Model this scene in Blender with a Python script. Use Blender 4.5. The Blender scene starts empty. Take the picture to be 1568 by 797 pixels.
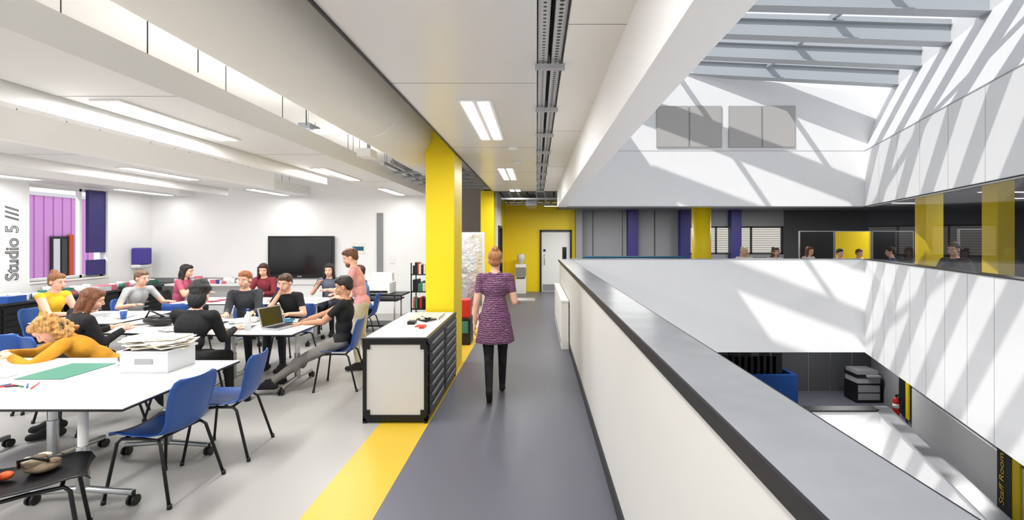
import bpy, bmesh, math, random
import numpy as np
from mathutils import Vector, Matrix
random.seed(4)
V=Vector
D=bpy.data
col=bpy.context.scene.collection
# ------------------------------------------------------------ materials
def lin(c):
    r=[]
    for a in c:
        a=a/255.0
        r.append(a/12.92 if a<=0.04045 else ((a+0.055)/1.055)**2.4)
    return (r[0],r[1],r[2],1.0)
def mat(name,c,rough=0.6,metal=0.0,var=0.0,scale=20.0,bump=0.0,bscale=60.0,emit=0.0,spec=0.4,stretch=None):
    m=D.materials.new(name); m.use_nodes=True
    nt=m.node_tree; b=nt.nodes["Principled BSDF"]
    L=lin(c)
    b.inputs["Base Color"].default_value=L
    b.inputs["Roughness"].default_value=rough
    b.inputs["Metallic"].default_value=metal
    b.inputs["Specular IOR Level"].default_value=spec
    if emit>0:
        b.inputs["Emission Color"].default_value=L
        b.inputs["Emission Strength"].default_value=emit
    if var>0 or bump>0:
        tc=nt.nodes.new("ShaderNodeTexCoord"); mp=nt.nodes.new("ShaderNodeMapping")
        nt.links.new(tc.outputs["Object"],mp.inputs[0])
        if stretch: mp.inputs["Scale"].default_value=stretch
    if var>0:
        n=nt.nodes.new("ShaderNodeTexNoise"); n.inputs["Scale"].default_value=scale; n.inputs["Detail"].default_value=4
        nt.links.new(mp.outputs[0],n.inputs["Vector"])
        r=nt.nodes.new("ShaderNodeValToRGB")
        r.color_ramp.elements[0].position=0.3; r.color_ramp.elements[1].position=0.7
        r.color_ramp.elements[0].color=(L[0]*(1-var),L[1]*(1-var),L[2]*(1-var),1)
        r.color_ramp.elements[1].color=(min(1,L[0]*(1+var)),min(1,L[1]*(1+var)),min(1,L[2]*(1+var)),1)
        nt.links.new(n.outputs["Fac"],r.inputs[0]); nt.links.new(r.outputs[0],b.inputs["Base Color"])
    if bump>0:
        n2=nt.nodes.new("ShaderNodeTexNoise"); n2.inputs["Scale"].default_value=bscale
        nt.links.new(mp.outputs[0],n2.inputs["Vector"])
        bp=nt.nodes.new("ShaderNodeBump"); bp.inputs["Strength"].default_value=bump; bp.inputs["Distance"].default_value=0.01
        nt.links.new(n2.outputs["Fac"],bp.inputs["Height"]); nt.links.new(bp.outputs[0],b.inputs["Normal"])
    return m
def wavemat(name,c1,c2,scale,axis='X',rough=0.6,thin=0.1,metal=0.0,dist=0.0):
    m=D.materials.new(name); m.use_nodes=True; nt=m.node_tree; b=nt.nodes["Principled BSDF"]
    tc=nt.nodes.new("ShaderNodeTexCoord"); w=nt.nodes.new("ShaderNodeTexWave")
    w.bands_direction=axis; w.inputs["Scale"].default_value=scale; w.inputs["Distortion"].default_value=dist; w.inputs["Detail Scale"].default_value=3
    nt.links.new(tc.outputs["Object"],w.inputs["Vector"])
    r=nt.nodes.new("ShaderNodeValToRGB")
    r.color_ramp.elements[0].position=0.0; r.color_ramp.elements[0].color=lin(c2)
    r.color_ramp.elements[1].position=thin; r.color_ramp.elements[1].color=lin(c1)
    nt.links.new(w.outputs["Fac"],r.inputs[0]); nt.links.new(r.outputs[0],b.inputs["Base Color"])
    b.inputs["Roughness"].default_value=rough; b.inputs["Metallic"].default_value=metal
    return m
def voromat(name,c1,c2,scale,rough=0.5,metal=0.0,ramp=(0.2,0.3)):
    m=D.materials.new(name); m.use_nodes=True; nt=m.node_tree; b=nt.nodes["Principled BSDF"]
    tc=nt.nodes.new("ShaderNodeTexCoord"); w=nt.nodes.new("ShaderNodeTexVoronoi")
    w.inputs["Scale"].default_value=scale; w.inputs["Randomness"].default_value=0.0
    nt.links.new(tc.outputs["Object"],w.inputs["Vector"])
    r=nt.nodes.new("ShaderNodeValToRGB")
    r.color_ramp.elements[0].position=ramp[0]; r.color_ramp.elements[0].color=lin(c2)
    r.color_ramp.elements[1].position=ramp[1]; r.color_ramp.elements[1].color=lin(c1)
    nt.links.new(w.outputs["Distance"],r.inputs[0]); nt.links.new(r.outputs[0],b.inputs["Base Color"])
    b.inputs["Roughness"].default_value=rough; b.inputs["Metallic"].default_value=metal
    return m
def tintglass(name,t,g):
    m=D.materials.new(name); m.use_nodes=True; nt=m.node_tree
    for n in list(nt.nodes): nt.nodes.remove(n)
    o=nt.nodes.new("ShaderNodeOutputMaterial"); mx=nt.nodes.new("ShaderNodeMixShader"); tr=nt.nodes.new("ShaderNodeBsdfTransparent"); gl=nt.nodes.new("ShaderNodeBsdfGlossy")
    tr.inputs[0].default_value=(t,t,t*1.02,1); gl.inputs["Roughness"].default_value=.02; gl.inputs[0].default_value=(.9,.9,.9,1)
    mx.inputs[0].default_value=g
    nt.links.new(tr.outputs[0],mx.inputs[1]); nt.links.new(gl.outputs[0],mx.inputs[2]); nt.links.new(mx.outputs[0],o.inputs[0])
    return m
WHITE=mat("white_paint",(232,232,232),0.7,var=0.01,scale=3)
WHITEB=mat("white_board_panel",(208,207,204),0.6,var=0.015,scale=2)
WHITES=mat("white_studio_paint",(242,242,242),0.7,var=0.01,scale=3)
WHITEP=mat("white_panel",(238,238,237),0.5)
CREAM=mat("ceiling_cream",(243,241,236),0.75,var=0.01,scale=2)
RAFT=mat("raft_white",(230,230,229),0.4)
CEIL=mat("corridor_ceiling_panel",(232,232,234),0.28,spec=0.5)
GROOVE=mat("joint_grey",(160,160,160),0.8)
DGROOVE=mat("joint_dark",(60,60,62),0.8)
FLG=mat("vinyl_grey",(166,164,161),0.38,var=0.05,scale=180,bump=0.02,bscale=250,spec=0.35)
FLD=mat("vinyl_dark",(98,99,110),0.42,var=0.06,scale=180,bump=0.02,bscale=250,spec=0.35)
FLY=mat("vinyl_yellow",(210,174,52),0.4,var=0.04,scale=180,spec=0.35)
YEL=mat("yellow_paint",(240,210,10),0.45)
GREYT=mat("grey_cap",(158,159,163),0.25,var=0.07,scale=5,spec=0.6)
DARK=mat("dark_trim",(38,38,42),0.45)
BLACK=mat("black_plastic",(22,22,24),0.4)
BLKM=mat("black_metal",(28,28,31),0.35,metal=0.3)
SILV=mat("silver_metal",(185,187,190),0.3,metal=0.85)
GALV=mat("galvanised",(150,154,160),0.4,metal=0.6)
GALVL=mat("galvanised_light",(176,178,182),0.5,metal=0.1)
BLUE=mat("blue_plastic",(28,76,150),0.35,spec=0.5)
NAVY=mat("navy_paint",(52,48,110),0.5)
SCREEN=mat("screen_glass",(20,21,23),0.15,spec=0.6)
LIGHTM=mat("light_diffuser",(255,252,244),0.5,emit=5)
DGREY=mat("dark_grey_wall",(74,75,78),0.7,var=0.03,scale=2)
MGREY=mat("mid_grey_blind",(138,139,142),0.7)
TEAL=mat("teal_fabric",(30,92,120),0.7)
RAFTER=mat("rafter_steel",(166,171,176),0.45,metal=0.1)
PAPER=mat("paper",(238,236,228),0.8,var=0.12,scale=30)
PAPER2=mat("newsprint",(214,204,186),0.8,var=0.25,scale=40)
GREEN=mat("green_mat",(58,120,100),0.6)
TUBM=mat("translucent_tub",(205,208,210),0.3,spec=0.5)
RED=mat("red_paint",(200,40,30),0.4)
ORANGE=mat("orange_paint",(225,95,40),0.5)
PURP=mat("purple_plastic",(70,58,150),0.35)
GLASSD=mat("dark_glass",(34,38,44),0.12,spec=0.6)
TINT=tintglass("tinted_glass",.88,.06)
MAG=wavemat("magenta_cladding",(236,164,232),(184,104,184),1.2,'Y',0.5,0.12)
PERF=voromat("perforated_grey",(176,173,170),(110,108,106),42,0.6)
TRAYM=voromat("perforated_tray",(196,198,202),(50,52,54),24,0.5,ramp=(0.25,0.35))
FOIL=mat("foil_wrap",(225,226,230),0.22,metal=.95,bump=1.0,bscale=9)
BRICK=wavemat("timber_cladding",(205,200,188),(120,116,108),3.0,'Z',0.7,0.3)
CAMO=mat("camo_cloth",(120,104,84),0.9,var=0.55,scale=14,bump=0.5,bscale=20)
# ------------------------------------------------------------ mesh builder
class MB:
    def __init__(s): s.v=[];s.f=[];s.m=[];s.sm=[];s.mats=[]
    def mi(s,m):
        if m not in s.mats: s.mats.append(m)
        return s.mats.index(m)
    def add(s,vs,fs,m,smooth=False,M=None):
        o=len(s.v); k=s.mi(m)
        if M is not None: vs=[M@V(p) for p in vs]
        s.v.extend([tuple(p) for p in vs])
        for f in fs:
            s.f.append(tuple(i+o for i in f)); s.m.append(k); s.sm.append(smooth)
    def box(s,x0,x1,y0,y1,z0,z1,m,M=None):
        if x0>x1:x0,x1=x1,x0
        if y0>y1:y0,y1=y1,y0
        if z0>z1:z0,z1=z1,z0
        vs=[(x0,y0,z0),(x1,y0,z0),(x1,y1,z0),(x0,y1,z0),(x0,y0,z1),(x1,y0,z1),(x1,y1,z1),(x0,y1,z1)]
        fs=[(0,3,2,1),(4,5,6,7),(0,1,5,4),(1,2,6,5),(2,3,7,6),(3,0,4,7)]
        s.add(vs,fs,m,False,M)
    def prism(s,poly,z0,z1,m,M=None):
        n=len(poly)
        vs=[(p[0],p[1],z0) for p in poly]+[(p[0],p[1],z1) for p in poly]
        fs=[tuple(range(n-1,-1,-1)),tuple(range(n,2*n))]+[(i,(i+1)%n,(i+1)%n+n,i+n) for i in range(n)]
        s.add(vs,fs,m,False,M)
    def tube(s,pts,rs,m,n=8,M=None,cap=True,smooth=True):
        pts=[V(p) for p in pts]
        if not isinstance(rs,(list,tuple)): rs=[rs]*len(pts)
        vs=[];fs=[]
        up=None
        for i,p in enumerate(pts):
            a=pts[max(i-1,0)]; b=pts[min(i+1,len(pts)-1)]
            d=(b-a)
            if d.length<1e-9: d=V((0,0,1))
            d.normalize()
            if up is None:
                up=d.orthogonal().normalized()
            up=(up-d*up.dot(d))
            if up.length<1e-6: up=d.orthogonal()
            up.normalize(); sd=d.cross(up)
            for k in range(n):
                t=2*math.pi*k/n
                vs.append(p+(up*math.cos(t)+sd*math.sin(t))*rs[i])
        for i in range(len(pts)-1):
            for k in range(n):
                fs.append((i*n+k,i*n+(k+1)%n,(i+1)*n+(k+1)%n,(i+1)*n+k))
        if cap:
            fs.append(tuple(range(n-1,-1,-1))); o=(len(pts)-1)*n; fs.append(tuple(range(o,o+n)))
        s.add(vs,fs,m,smooth,M)
    def capsule(s,a,b,ra,rb,m,n=12):
        a=V(a);b=V(b);d=(b-a)
        if d.length<1e-6: d=V((0,0,1e-3)); b=a+d
        d.normalize()
        P=[];R=[]
        for t in (0.02,0.35,0.7,1.1): P.append(a-d*ra*math.cos(t)); R.append(ra*math.sin(t))
        P.append(a);R.append(ra);P.append(b);R.append(rb)
        for t in (1.1,0.7,0.35,0.02): P.append(b+d*rb*math.cos(t)); R.append(rb*math.sin(t))
        s.tube(P,R,m,n)
    def ell(s,c,r,m,R=None,nu=14,nv=9,M=None):
        c=V(c); vs=[];fs=[]
        for j in range(1,nv):
            ph=math.pi*j/nv
            for i in range(nu):
                th=2*math.pi*i/nu
                p=V((r[0]*math.sin(ph)*math.cos(th),r[1]*math.sin(ph)*math.sin(th),r[2]*math.cos(ph)))
                if R is not None: p=R@p
                vs.append(c+p)
        t=V((0,0,r[2])); 
        if R is not None: t=R@t
        vs.append(c+t); vs.append(c-t); T=len(vs)-2
        for j in range(nv-2):
            for i in range(nu):
                fs.append((j*nu+i,(j+1)*nu+i,(j+1)*nu+(i+1)%nu,j*nu+(i+1)%nu))
        for i in range(nu):
            fs.append((T,i,(i+1)%nu)); o=(nv-2)*nu; fs.append((T+1,o+(i+1)%nu,o+i))
        s.add(vs,fs,m,True,M)
    def merge(s,verts,faces,mats,smooth=True,M=None):
        o=len(s.v)
        if M is not None: verts=[M@V(p) for p in verts]
        s.v.extend([tuple(p) for p in verts])
        for f,m in zip(faces,mats):
            s.f.append(tuple(i+o for i in f)); s.m.append(s.mi(m)); s.sm.append(smooth)
    def mesh(s,name):
        me=D.meshes.new(name); me.from_pydata(s.v,[],s.f)
        for m in s.mats: me.materials.append(m)
        me.polygons.foreach_set("material_index",s.m); me.polygons.foreach_set("use_smooth",s.sm)
        me.update(); return me
    def obj(s,name,bevel=0,M=None):
        o=D.objects.new(name,s.mesh(name)); col.objects.link(o)
        if M is not None: o.matrix_world=M
        if bevel>0:
            b=o.modifiers.new("bev",'BEVEL'); b.width=bevel; b.segments=2; b.limit_method='ANGLE'
        return o
def place(o_mesh,name,x,y,z=0,yaw=0):
    o=D.objects.new(name,o_mesh); col.objects.link(o)
    o.location=(x,y,z); o.rotation_euler=(0,0,math.radians(yaw)); return o
def one(name,f,bevel=0):
    b=MB(); f(b); return b.obj(name,bevel)
RX=lambda y:7.6+0.358*(y-10.9)
# ------------------------------------------------------------ shell
YB=10.9   # atrium far edge
YS=11.2   # studio end wall
XL=-9.16
def fl(b):
    b.box(-9.5,-1.52,-3,YS+.2,-.3,0,FLG)
    b.box(-1.52,-1.05,-3,11.8,-.3,0.0,FLY)
    b.box(-1.05,.56,-3,15.9,-.3,0,FLD)
    b.prism([(.56,YB+.1),(RX(YB+.1),YB+.1),(16,YB+.1),(16,16.2),(.56,16.2)],-.3,0,FLD)
    b.prism([(RX(-1)+.1,-1),(16,-1),(16,YB+.1),(RX(YB+.1)+.1,YB+.1)],-.3,0,FLD)
one("floor",fl)
one("floor_far_studio",lambda b:b.box(-9.5,-1.52,YS+.2,16,-.3,0,FLG))
def lf(b):
    b.box(-4,18,11.3,18,-3.7,-3.4,FLD)
    b.prism([(RX(2)+.9,2),(18,2),(18,11.3),(RX(11.3)+.9,11.3)],-3.7,-3.4,FLD)
one("floor_lower_level",lf)
def wl(b):
    X0,X1=XL-.3,XL
    wins=[(-2,0.6),(1.4,4.0),(4.8,7.2),(8.49,10.04)]
    y=-3
    for a,c in wins:
        b.box(X0,X1,y,a,0,3.6,WHITES); y=c
        b.box(X0,X1,a,c,0,1.0,WHITES); b.box(X0,X1,a,c,2.8,3.6,WHITES)
    b.box(X0,X1,y,YS,0,3.6,WHITES)
one("wall_left",wl)
one("wall_back_studio",lambda b:b.box(XL,-2.2,YS,YS+.2,0,3.6,WHITES))
def wc(b):
    b.box(-1.35,-1.07,12.6,13.0,0,3.6,WHITE); b.box(-1.35,-1.07,14.1,15.8,0,3.6,YEL)
    b.box(-1.35,-1.07,13.0,14.1,2.1,3.6,WHITE)
one("wall_corridor_left",wc)
one("door_2",lambda b:(b.box(-1.3,-1.22,13.0,14.1,0,2.1,DARK),b.box(-1.24,-1.03,12.95,13.03,0,2.15,DARK),b.box(-1.24,-1.03,14.07,14.15,0,2.15,DARK),b.box(-1.24,-1.03,13.03,14.07,2.08,2.15,DARK)))
one("wall_far_studio",lambda b:b.box(-9.3,-1.35,15.8,16.0,0,3.6,WHITE))
def wy(b):
    b.box(-1.35,.1,15.8,16,0,3.0,YEL); b.box(1.17,1.35,15.8,16,0,3.0,YEL); b.box(.1,1.17,15.8,16,2.08,3.0,YEL)
one("wall_back_corridor",wy)
def dr(b):
    b.box(.1,.16,15.74,15.98,0,2.06,DARK); b.box(1.11,1.17,15.74,15.98,0,2.06,DARK); b.box(.1,1.17,15.74,15.98,2.02,2.08,DARK)
    b.box(.16,1.11,15.82,15.87,0.01,2.02,WHITEP)
    b.box(.2,1.07,15.805,15.825,.04,.25,SILV)
    b.box(.86,1.0,15.805,15.825,.5,1.5,GLASSD)
    b.tube([(.26,15.8,.9),(.26,15.76,.95),(.26,15.76,1.2),(.26,15.8,1.25)],.012,SILV)
    b.box(.22,.3,15.805,15.82,1.35,1.43,NAVY)
one("door_1",dr)
one("trim_corridor_pier",lambda b:b.box(1.28,1.5,15.5,15.79,0,2.9,MGREY),.01)
def wb(b):
    b.box(1.35,4.9,16,16.2,0,3,MGREY); b.box(4.9,8.4,16,16.2,0,1.25,MGREY); b.box(4.9,8.4,16,16.2,2.2,3,MGREY)
    b.box(8.4,16.2,16,16.2,0,3,DGREY)
    for x in (1.9,2.9,4.0): b.box(x,x+.02,15.98,16.0,0,3,DARK)
one("wall_back_open_area",wb)
one("trim_window_fins",lambda b:[b.box(x,x+.34,15.7,15.98,0,2.74,NAVY) for x in (3.05,4.8,6.5)],.005)
one("window_1",lambda b:[b.box(x,x+.05,16.05,16.12,1.25,2.2,DARK) for x in (4.9,6.1,7.3,8.35)]+[b.box(4.9,8.4,16.05,16.12,1.25,1.3,DARK),b.box(4.9,8.4,16.05,16.12,2.15,2.2,DARK)])
one("timber_clad_building",lambda b:(b.box(3,14,22,23,-4,3.4,BRICK),b.box(2.8,14.2,21.8,23.2,3.4,3.5,DARK)))
one("wall_right_far",lambda b:(b.box(15.9,16.2,-1,16,0,3,DGREY)))
one("ceiling_open_area",lambda b:(b.box(.68,16.2,YB+.15,16.3,2.75,2.95,MGREY),b.prism([(RX(-1)+.16,-1),(16.2,-1),(16.2,YB+.15),(RX(YB+.15)+.16,YB+.15)],2.75,2.95,MGREY)))
def cc(b):
    b.box(-1.07,-.0,-3,11.4,2.94,3.02,CEIL)
    b.box(.17,.48,-3,11.4,2.94,3.02,CREAM)
    b.box(-1.07,-1.02,-3,11.4,3.02,3.6,WHITE)
    b.box(-1.35,.7,11.4,16,3.02,3.1,MGREY)
    for y in (.3,1.88,3.45,5.9,8.1,10.2): b.box(-1.07,0,y,y+.006,2.9385,2.94,GROOVE)
    for y in (2.5,5,7.5,10): b.box(.17,.48,y,y+.005,2.9385,2.94,GROOVE)
    b.box(-1.085,-1.07,-3,11.4,2.925,3.03,DARK)
one("ceiling_corridor",cc)
one("ceiling",lambda b:(b.box(-9.5,.7,-3,16.3,3.6,3.9,CREAM)))
one("trim_atrium_downstand",lambda b:b.box(.48,.68,-3,YB+.15,2.53,3.6,WHITES),.004)
one("wall_atrium_left_upper",lambda b:b.box(.5,.68,-1,YB,3.6,6.3,WHITE))
def par(b):
    b.box(.53,.75,-3,YB,-.85,1.255,WHITEB)
    b.box(.515,.53,-3,YB,0,.1,DARK)
one("wall_parapet_corridor",par)
one("trim_parapet_cap",lambda b:(b.box(.515,.775,-3,YB+.2,1.256,1.305,GREYT),b.box(.506,.5149,-3,YB+.2,1.25,1.304,DARK),b.box(.7751,.782,-3,YB+.2,1.25,1.304,DARK)))
def bp(b):
    b.box(.75,RX(YB),YB,YB+.2,-.85,1.3,WHITE)
    b.box(.56,.75,YB+.02,YB+.2,-.85,1.25,WHITE)
one("wall_parapet_back",bp)
one("trim_parapet_back_cap",lambda b:b.box(.79,RX(YB)+.05,YB-.01,YB+.21,1.3,1.32,GREYT))
def slant(b,off0,off1,y0,y1,z0,z1,m,e=0,e1=0):
    vs=[(RX(y0)+off0,y0,z0),(RX(y1)+off0,y1,z0),(RX(y1)+off1,y1,z0),(RX(y0)+off1,y0,z0),
        (RX(y0)+off0+e,y0,z1),(RX(y1)+off0+e,y1,z1),(RX(y1)+off1+e,y1,z1),(RX(y0)+off1+e,y0,z1)]
    fs=[(0,3,2,1),(4,5,6,7),(0,1,5,4),(1,2,6,5),(2,3,7,6),(3,0,4,7)]
    b.add(vs,fs,m)
def pr(b):
    slant(b,0,.2,-1,YB,-.85,1.3,WHITE)
    y=YB-.55
    while y>2:
        slant(b,-.002,.0,y,y+.008,-.85,1.3,GROOVE); y-=.62
one("wall_parapet_right",pr)
one("trim_parapet_right_cap",lambda b:slant(b,-.01,.21,-1,YB,1.302,1.32,DARK))
one("window_atrium_right",lambda b:(slant(b,.09,.095,-1,YB,1.32,2.53,TINT)))
def ur(b):
    slant(b,0,.15,-1,YB,2.53,3.83,WHITE)
    slant(b,0.02,.17,-1,YB+.3,3.83,5.1,WHITE,.42)
    slant(b,-.004,.02,-1,YB,3.815,3.835,GROOVE)
    slant(b,-.003,.02,-1,YB,2.53,2.545,DGROOVE)
    y=YB-.9
    while y>2:
        slant(b,-.002,.0,y,y+.008,2.53,3.82,GROOVE); y-=.95
one("wall_atrium_right_upper",ur)
zroof=lambda x:5.12+.125*(7.9-x)
def ub(b):
    x0,x1=.68,8.25
    poly=[(x0,2.53),(7.62,2.53),(7.62,3.83),(8.05,5.1),(x0,zroof(x0))]
    vs=[(p[0],YB,p[1]) for p in poly]+[(p[0],YB+.15,p[1]) for p in poly]
    n=len(poly)
    fs=[tuple(range(n)),tuple(range(2*n-1,n-1,-1))]+[(i,i+n,(i+1)%n+n,(i+1)%n) for i in range(n)]
    b.add(vs,fs,WHITE)
    b.box(.7,7.6,YB-.003,YB,3.82,3.83,GROOVE); b.box(.7,7.6,YB-.004,YB,2.53,2.54,DGROOVE)
one("wall_atrium_back_upper",ub)
def vent(x0,x1):
    def f(b):
        xm=(x0+x1)/2
        for a,c in ((x0,xm-.01),(xm+.01,x1)):
            b.box(a,c,YB-.03,YB-.004,3.9,4.86,GROOVE); b.box(a+.015,c-.015,YB-.034,YB-.03,3.915,4.845,PERF)
    one("acoustic_vent_panel",f)
vent(2.77,4.28); vent(4.44,5.98)
BD=V((1,-.2,-.125))
def rafter(yr):
    xr=RX(yr)+.42
    R=V((xr,yr,5.10)); 
    t=(xr-.7); 
    Lp=R-BD*t
    if Lp.y>YB+.1:
        t=min(t,(YB+.1-R.y)/.2); Lp=R-BD*t
    d=(R-Lp).normalized(); s=V((0,1,0)); s=(s-d*s.dot(d)).normalized(); u=s.cross(d)*-1
    if u.z<0:u=-u
    b=MB()
    def bar(w,z0,z1,m,ext=0.25):
        A=Lp; B=R+d*ext
        vs=[]
        for P in (A,B):
            for a,c in ((-w,z0),(w,z0),(w,z1),(-w,z1)): vs.append(P+s*a+u*c)
        b.add(vs,[(0,3,2,1),(4,5,6,7),(0,1,5,4),(1,2,6,5),(2,3,7,6),(3,0,4,7)],m)
    bar(.11,-.02,.0,RAFTER); bar(.11,.28,.30,RAFTER); bar(.045,0,.28,RAFTER); bar(.08,.30,.38,SILV)
    b.box(R.x-.02,R.x+.14,R.y-.09,R.y+.09,R.z-.06,R.z+.0,SILV)
    b.obj("skylight_rafter")
for k in range(11): rafter(10.12-1.08*k)
def pur(b):
    for x in (3.0,5.2):
        z=zroof(x)+.18
        b.box(x-.04,x+.04,-1,YB,z,z+.1,RAFTER)
one("skylight_purlins",pur)
one("trim_skylight_kerb",lambda b:(slant(b,.44,.6,-1,YB+.2,5.1,5.5,WHITE)))
def low(b):
    b.box(.5,RX(11.2)+.5,11.2,11.4,-5.2,-2.33,WHITE)
    slant(b,.45,.65,2,11.4,-5.2,-2.33,WHITE)
one("wall_lower_parapet",low)
one("trim_lower_parapet_cap",lambda b:(slant(b,.4,.75,2,11.45,-2.33,-2.29,GREYT),b.box(.5,RX(11.3)+.4,11.15,11.45,-2.33,-2.29,DARK)))
one("wall_lower_back",lambda b:(b.box(-2,18,16,16.2,-3.4,-.85,DGREY),[b.box(x,x+.03,15.97,16,-3.4,-.85,SILV) for x in (9.2,9.95,10.7)]))
one("wall_lower_right",lambda b:(slant(b,1.95,2.15,2,16,-3.4,-.85,MGREY),slant(b,1.93,1.95,2,12.8,-3.4,-2.3,WHITE)))
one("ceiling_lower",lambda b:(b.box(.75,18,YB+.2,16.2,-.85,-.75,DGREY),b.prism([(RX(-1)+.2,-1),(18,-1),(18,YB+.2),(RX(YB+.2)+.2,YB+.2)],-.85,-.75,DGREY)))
def banner(y,z0,z1,nm):
    one(nm,lambda b:(slant(b,1.88,1.925,y,y+.62,z0,z1,YEL),slant(b,1.87,1.88,y+.2,y+.62,z0,z1,BLACK)))
banner(12.9,-3.2,-1.6,"yellow_wall_banner")
banner(8.35,-3.35,-1.7,"staff_room_sign")
def txt(name,body,size,M,m,outline=0.0):
    c=D.curves.new(name,'FONT'); c.body=body; c.size=size
    c.extrude=0.002
    if outline>0:
        c.dimensions='2D'; c.fill_mode='NONE'; c.extrude=0; c.bevel_depth=outline; c.bevel_resolution=0
    c.materials.append(m)
    o=D.objects.new(name,c); col.objects.link(o); o.matrix_world=M; return o
M=Matrix(((0,0,1,XL+.006),(0,-1,0,8.3),(1,0,0,1.06),(0,0,0,1)))
txt("studio_wall_lettering","Studio 5 ///",.29,M,DGREY,.006)
ay=V((.358,1,0)).normalized()
nn=V((-ay.y,ay.x,0))
M=Matrix.Translation(V((RX(8.75)+1.86,8.75,-3.2)))@Matrix(((0,-ay.x*-1,nn.x,0),(0,ay.y,nn.y,0),(1,0,0,0),(0,0,0,1)))
txt("staff_room_lettering","Staff Room",.22,M,YEL)
def copier(b):
    b.box(-.38,.38,-.3,.3,0.02,.62,BLACK); b.box(-.36,.36,-.3,.28,.62,.8,GREYT); b.box(-.38,.38,-.32,.3,.8,.9,BLACK)
    b.box(-.36,.3,-.3,.25,.9,1.02,MGREY); b.box(-.34,.34,-.31,-.3,.1,.3,MGREY); b.box(-.34,.34,-.31,-.3,.34,.56,MGREY); b.box(-.1,.3,-.42,-.3,.84,.9,GREYT)
b=MB(); copier(b); place(b.mesh("photocopier"),"photocopier",10.45,15.1,-3.4,0)
def bench(b):
    b.box(5.5,8.2,14.75,14.9,-3.4,-2.5,BLUE); b.box(5.5,5.65,14.9,15.9,-3.4,-2.5,BLUE); b.box(8.05,8.2,14.9,15.9,-3.4,-2.5,BLUE)
one("blue_booth_screen",bench,.01)
def chairsblk(b):
    random.seed(8)
    for i in range(9):
        x=5.9+i*.2; z=-2.5+random.random()*.2
        b.box(x,x+.3,14.95,15.0,z-.4,z+.5,BLACK); b.box(x,x+.3,15.0,15.4,z,z+.03,BLACK)
        b.tube([(x,15,-3.4),(x+.1,15.3,z+.55)],.015,SILV,5)
one("stacked_black_chairs",chairsblk)
def ext(name,x,y,z):
    b=MB(); b.tube([(0,0,0),(0,0,.02),(0,0,.42),(0,0,.47),(0,0,.5)],[.07,.08,.08,.05,.02],RED,12)
    b.tube([(0,0,.5),(0,0,.56)],.02,BLACK); b.box(-.015,.1,-.015,.015,.54,.57,BLACK); b.tube([(.03,0,.52),(.11,0,.45),(.1,0,.2)],.012,BLACK,6)
    b.tube([(0,0,.2),(0,0,.32)],.082,WHITEP,12)
    place(b.mesh(name),name,x,y,z)
ext("fire_extinguisher",RX(13.3)+1.7,13.3,-3.2)
def colm(x0,x1,y0,y1,z1,nm="yellow_column"):
    one(nm,lambda b:b.box(x0,x1,y0,y1,0,z1,YEL),.012)
colm(-1.47,-1.09,6.21,6.85,3.6); colm(-1.42,-1.09,11.85,12.3,3.0)
one("yellow_round_column",lambda b:b.tube([(4.2,12,0),(4.2,12,2.75)],.235,YEL,40))
colm(6.76,7.02,6.9,7.15,2.75); colm(7.19,7.53,8.7,8.95,2.75)
# ------------------------------------------------------------ studio ceiling rafts, baffles, duct
def area(name,x,y,z,sx,sy,e,c=(1,.99,.97),up=False):
    l=D.lights.new(name,'AREA'); l.shape='RECTANGLE'; l.size=sx; l.size_y=sy; l.energy=e; l.color=c
    o=D.objects.new(name,l); col.objects.link(o); o.location=(x,y,z)
    if up: o.rotation_euler=(math.pi,0,0)
    return o
def raft(x0,x1,y0,y1,fx=None,fy=7.6):
    def f(b):
        b.box(x0,x1,y0,y1,2.8,2.9,RAFT)
        b.box(x0,x0+.03,y0,y1,2.9,3.0,RAFT); b.box(x1-.03,x1,y0,y1,2.9,3.0,RAFT)
        for y in (y0+(y1-y0)*.25,y0+(y1-y0)*.43,y0+(y1-y0)*.6,y0+(y1-y0)*.8): b.box(x0,x1,y,y+.008,2.7985,2.8,GROOVE)
        yy=y0+.6
        while yy<y1:
            for xx in (x0+.12,x1-.12): b.tube([(xx,yy,2.9),(xx,yy,3.6)],.004,DARK,5)
            yy+=1.7
    one("suspended_ceiling_raft",f)
    for yy in (1.5,5.0,8.5): area("added_slab_fill",(x0+x1)/2,yy,2.92,.7,2.6,11,up=True)  # unseen fill lamps above the raft, added to brighten the ceiling slab
raft(-3.36,-2.53,-2.5,11.0); raft(-6.25,-5.3,-2.5,11.0); raft(-9.0,-8.0,-2.5,11)
def baf(x,y0,y1,z0=2.78,h=.3,w=.10):
    def f(b): b.box(x-w,x,y0,y1,z0,z0+h,WHITES); [b.tube([(x-w/2,yy,z0+h),(x-w/2,yy,3.598)],.004,DARK,5) for yy in (y0+.3,(y0+y1)/2,y1-.3)]
    one("acoustic_baffle",f,.004)
baf(-3.39,-2,7.6,2.67,.27); baf(-4.66,-2,8.35,2.67,.28); baf(-6.3,-2,9.6,2.67,.28); baf(-7.3,-2,9.6,2.7,.28)
def duct(b):
    b.tube([(-1.75,-3,3.2),(-1.75,7.6,3.2)],.37,CREAM,40)
    b.tube([(-1.75,7.6,3.2),(-1.75,7.75,3.2),(-1.75,8.0,3.2)],[.37,.3,.26],CREAM,40)
    for y in (1.0,4.8): b.tube([(-1.75,y,3.2),(-1.75,y+.03,3.2)],.373,CREAM,40)
    b.tube([(-1.75,8,3.2),(-1.75,11,3.2)],.2,GALV,24)
one("ventilation_duct",duct)
def wires(b):
    for x in (-2.45,-3.9,-5.0):
        b.tube([(x,-2.5,3.3),(x,11.1,3.3)],.004,GALV,5)
        for y in (2.2,3.4,5.0,6.5,8.0,9.5): b.tube([(x,y,3.0 if x>-3 else 2.95),(x,y,3.598)],.0035,DARK,5)
one("catenary_wires",wires)
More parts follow.
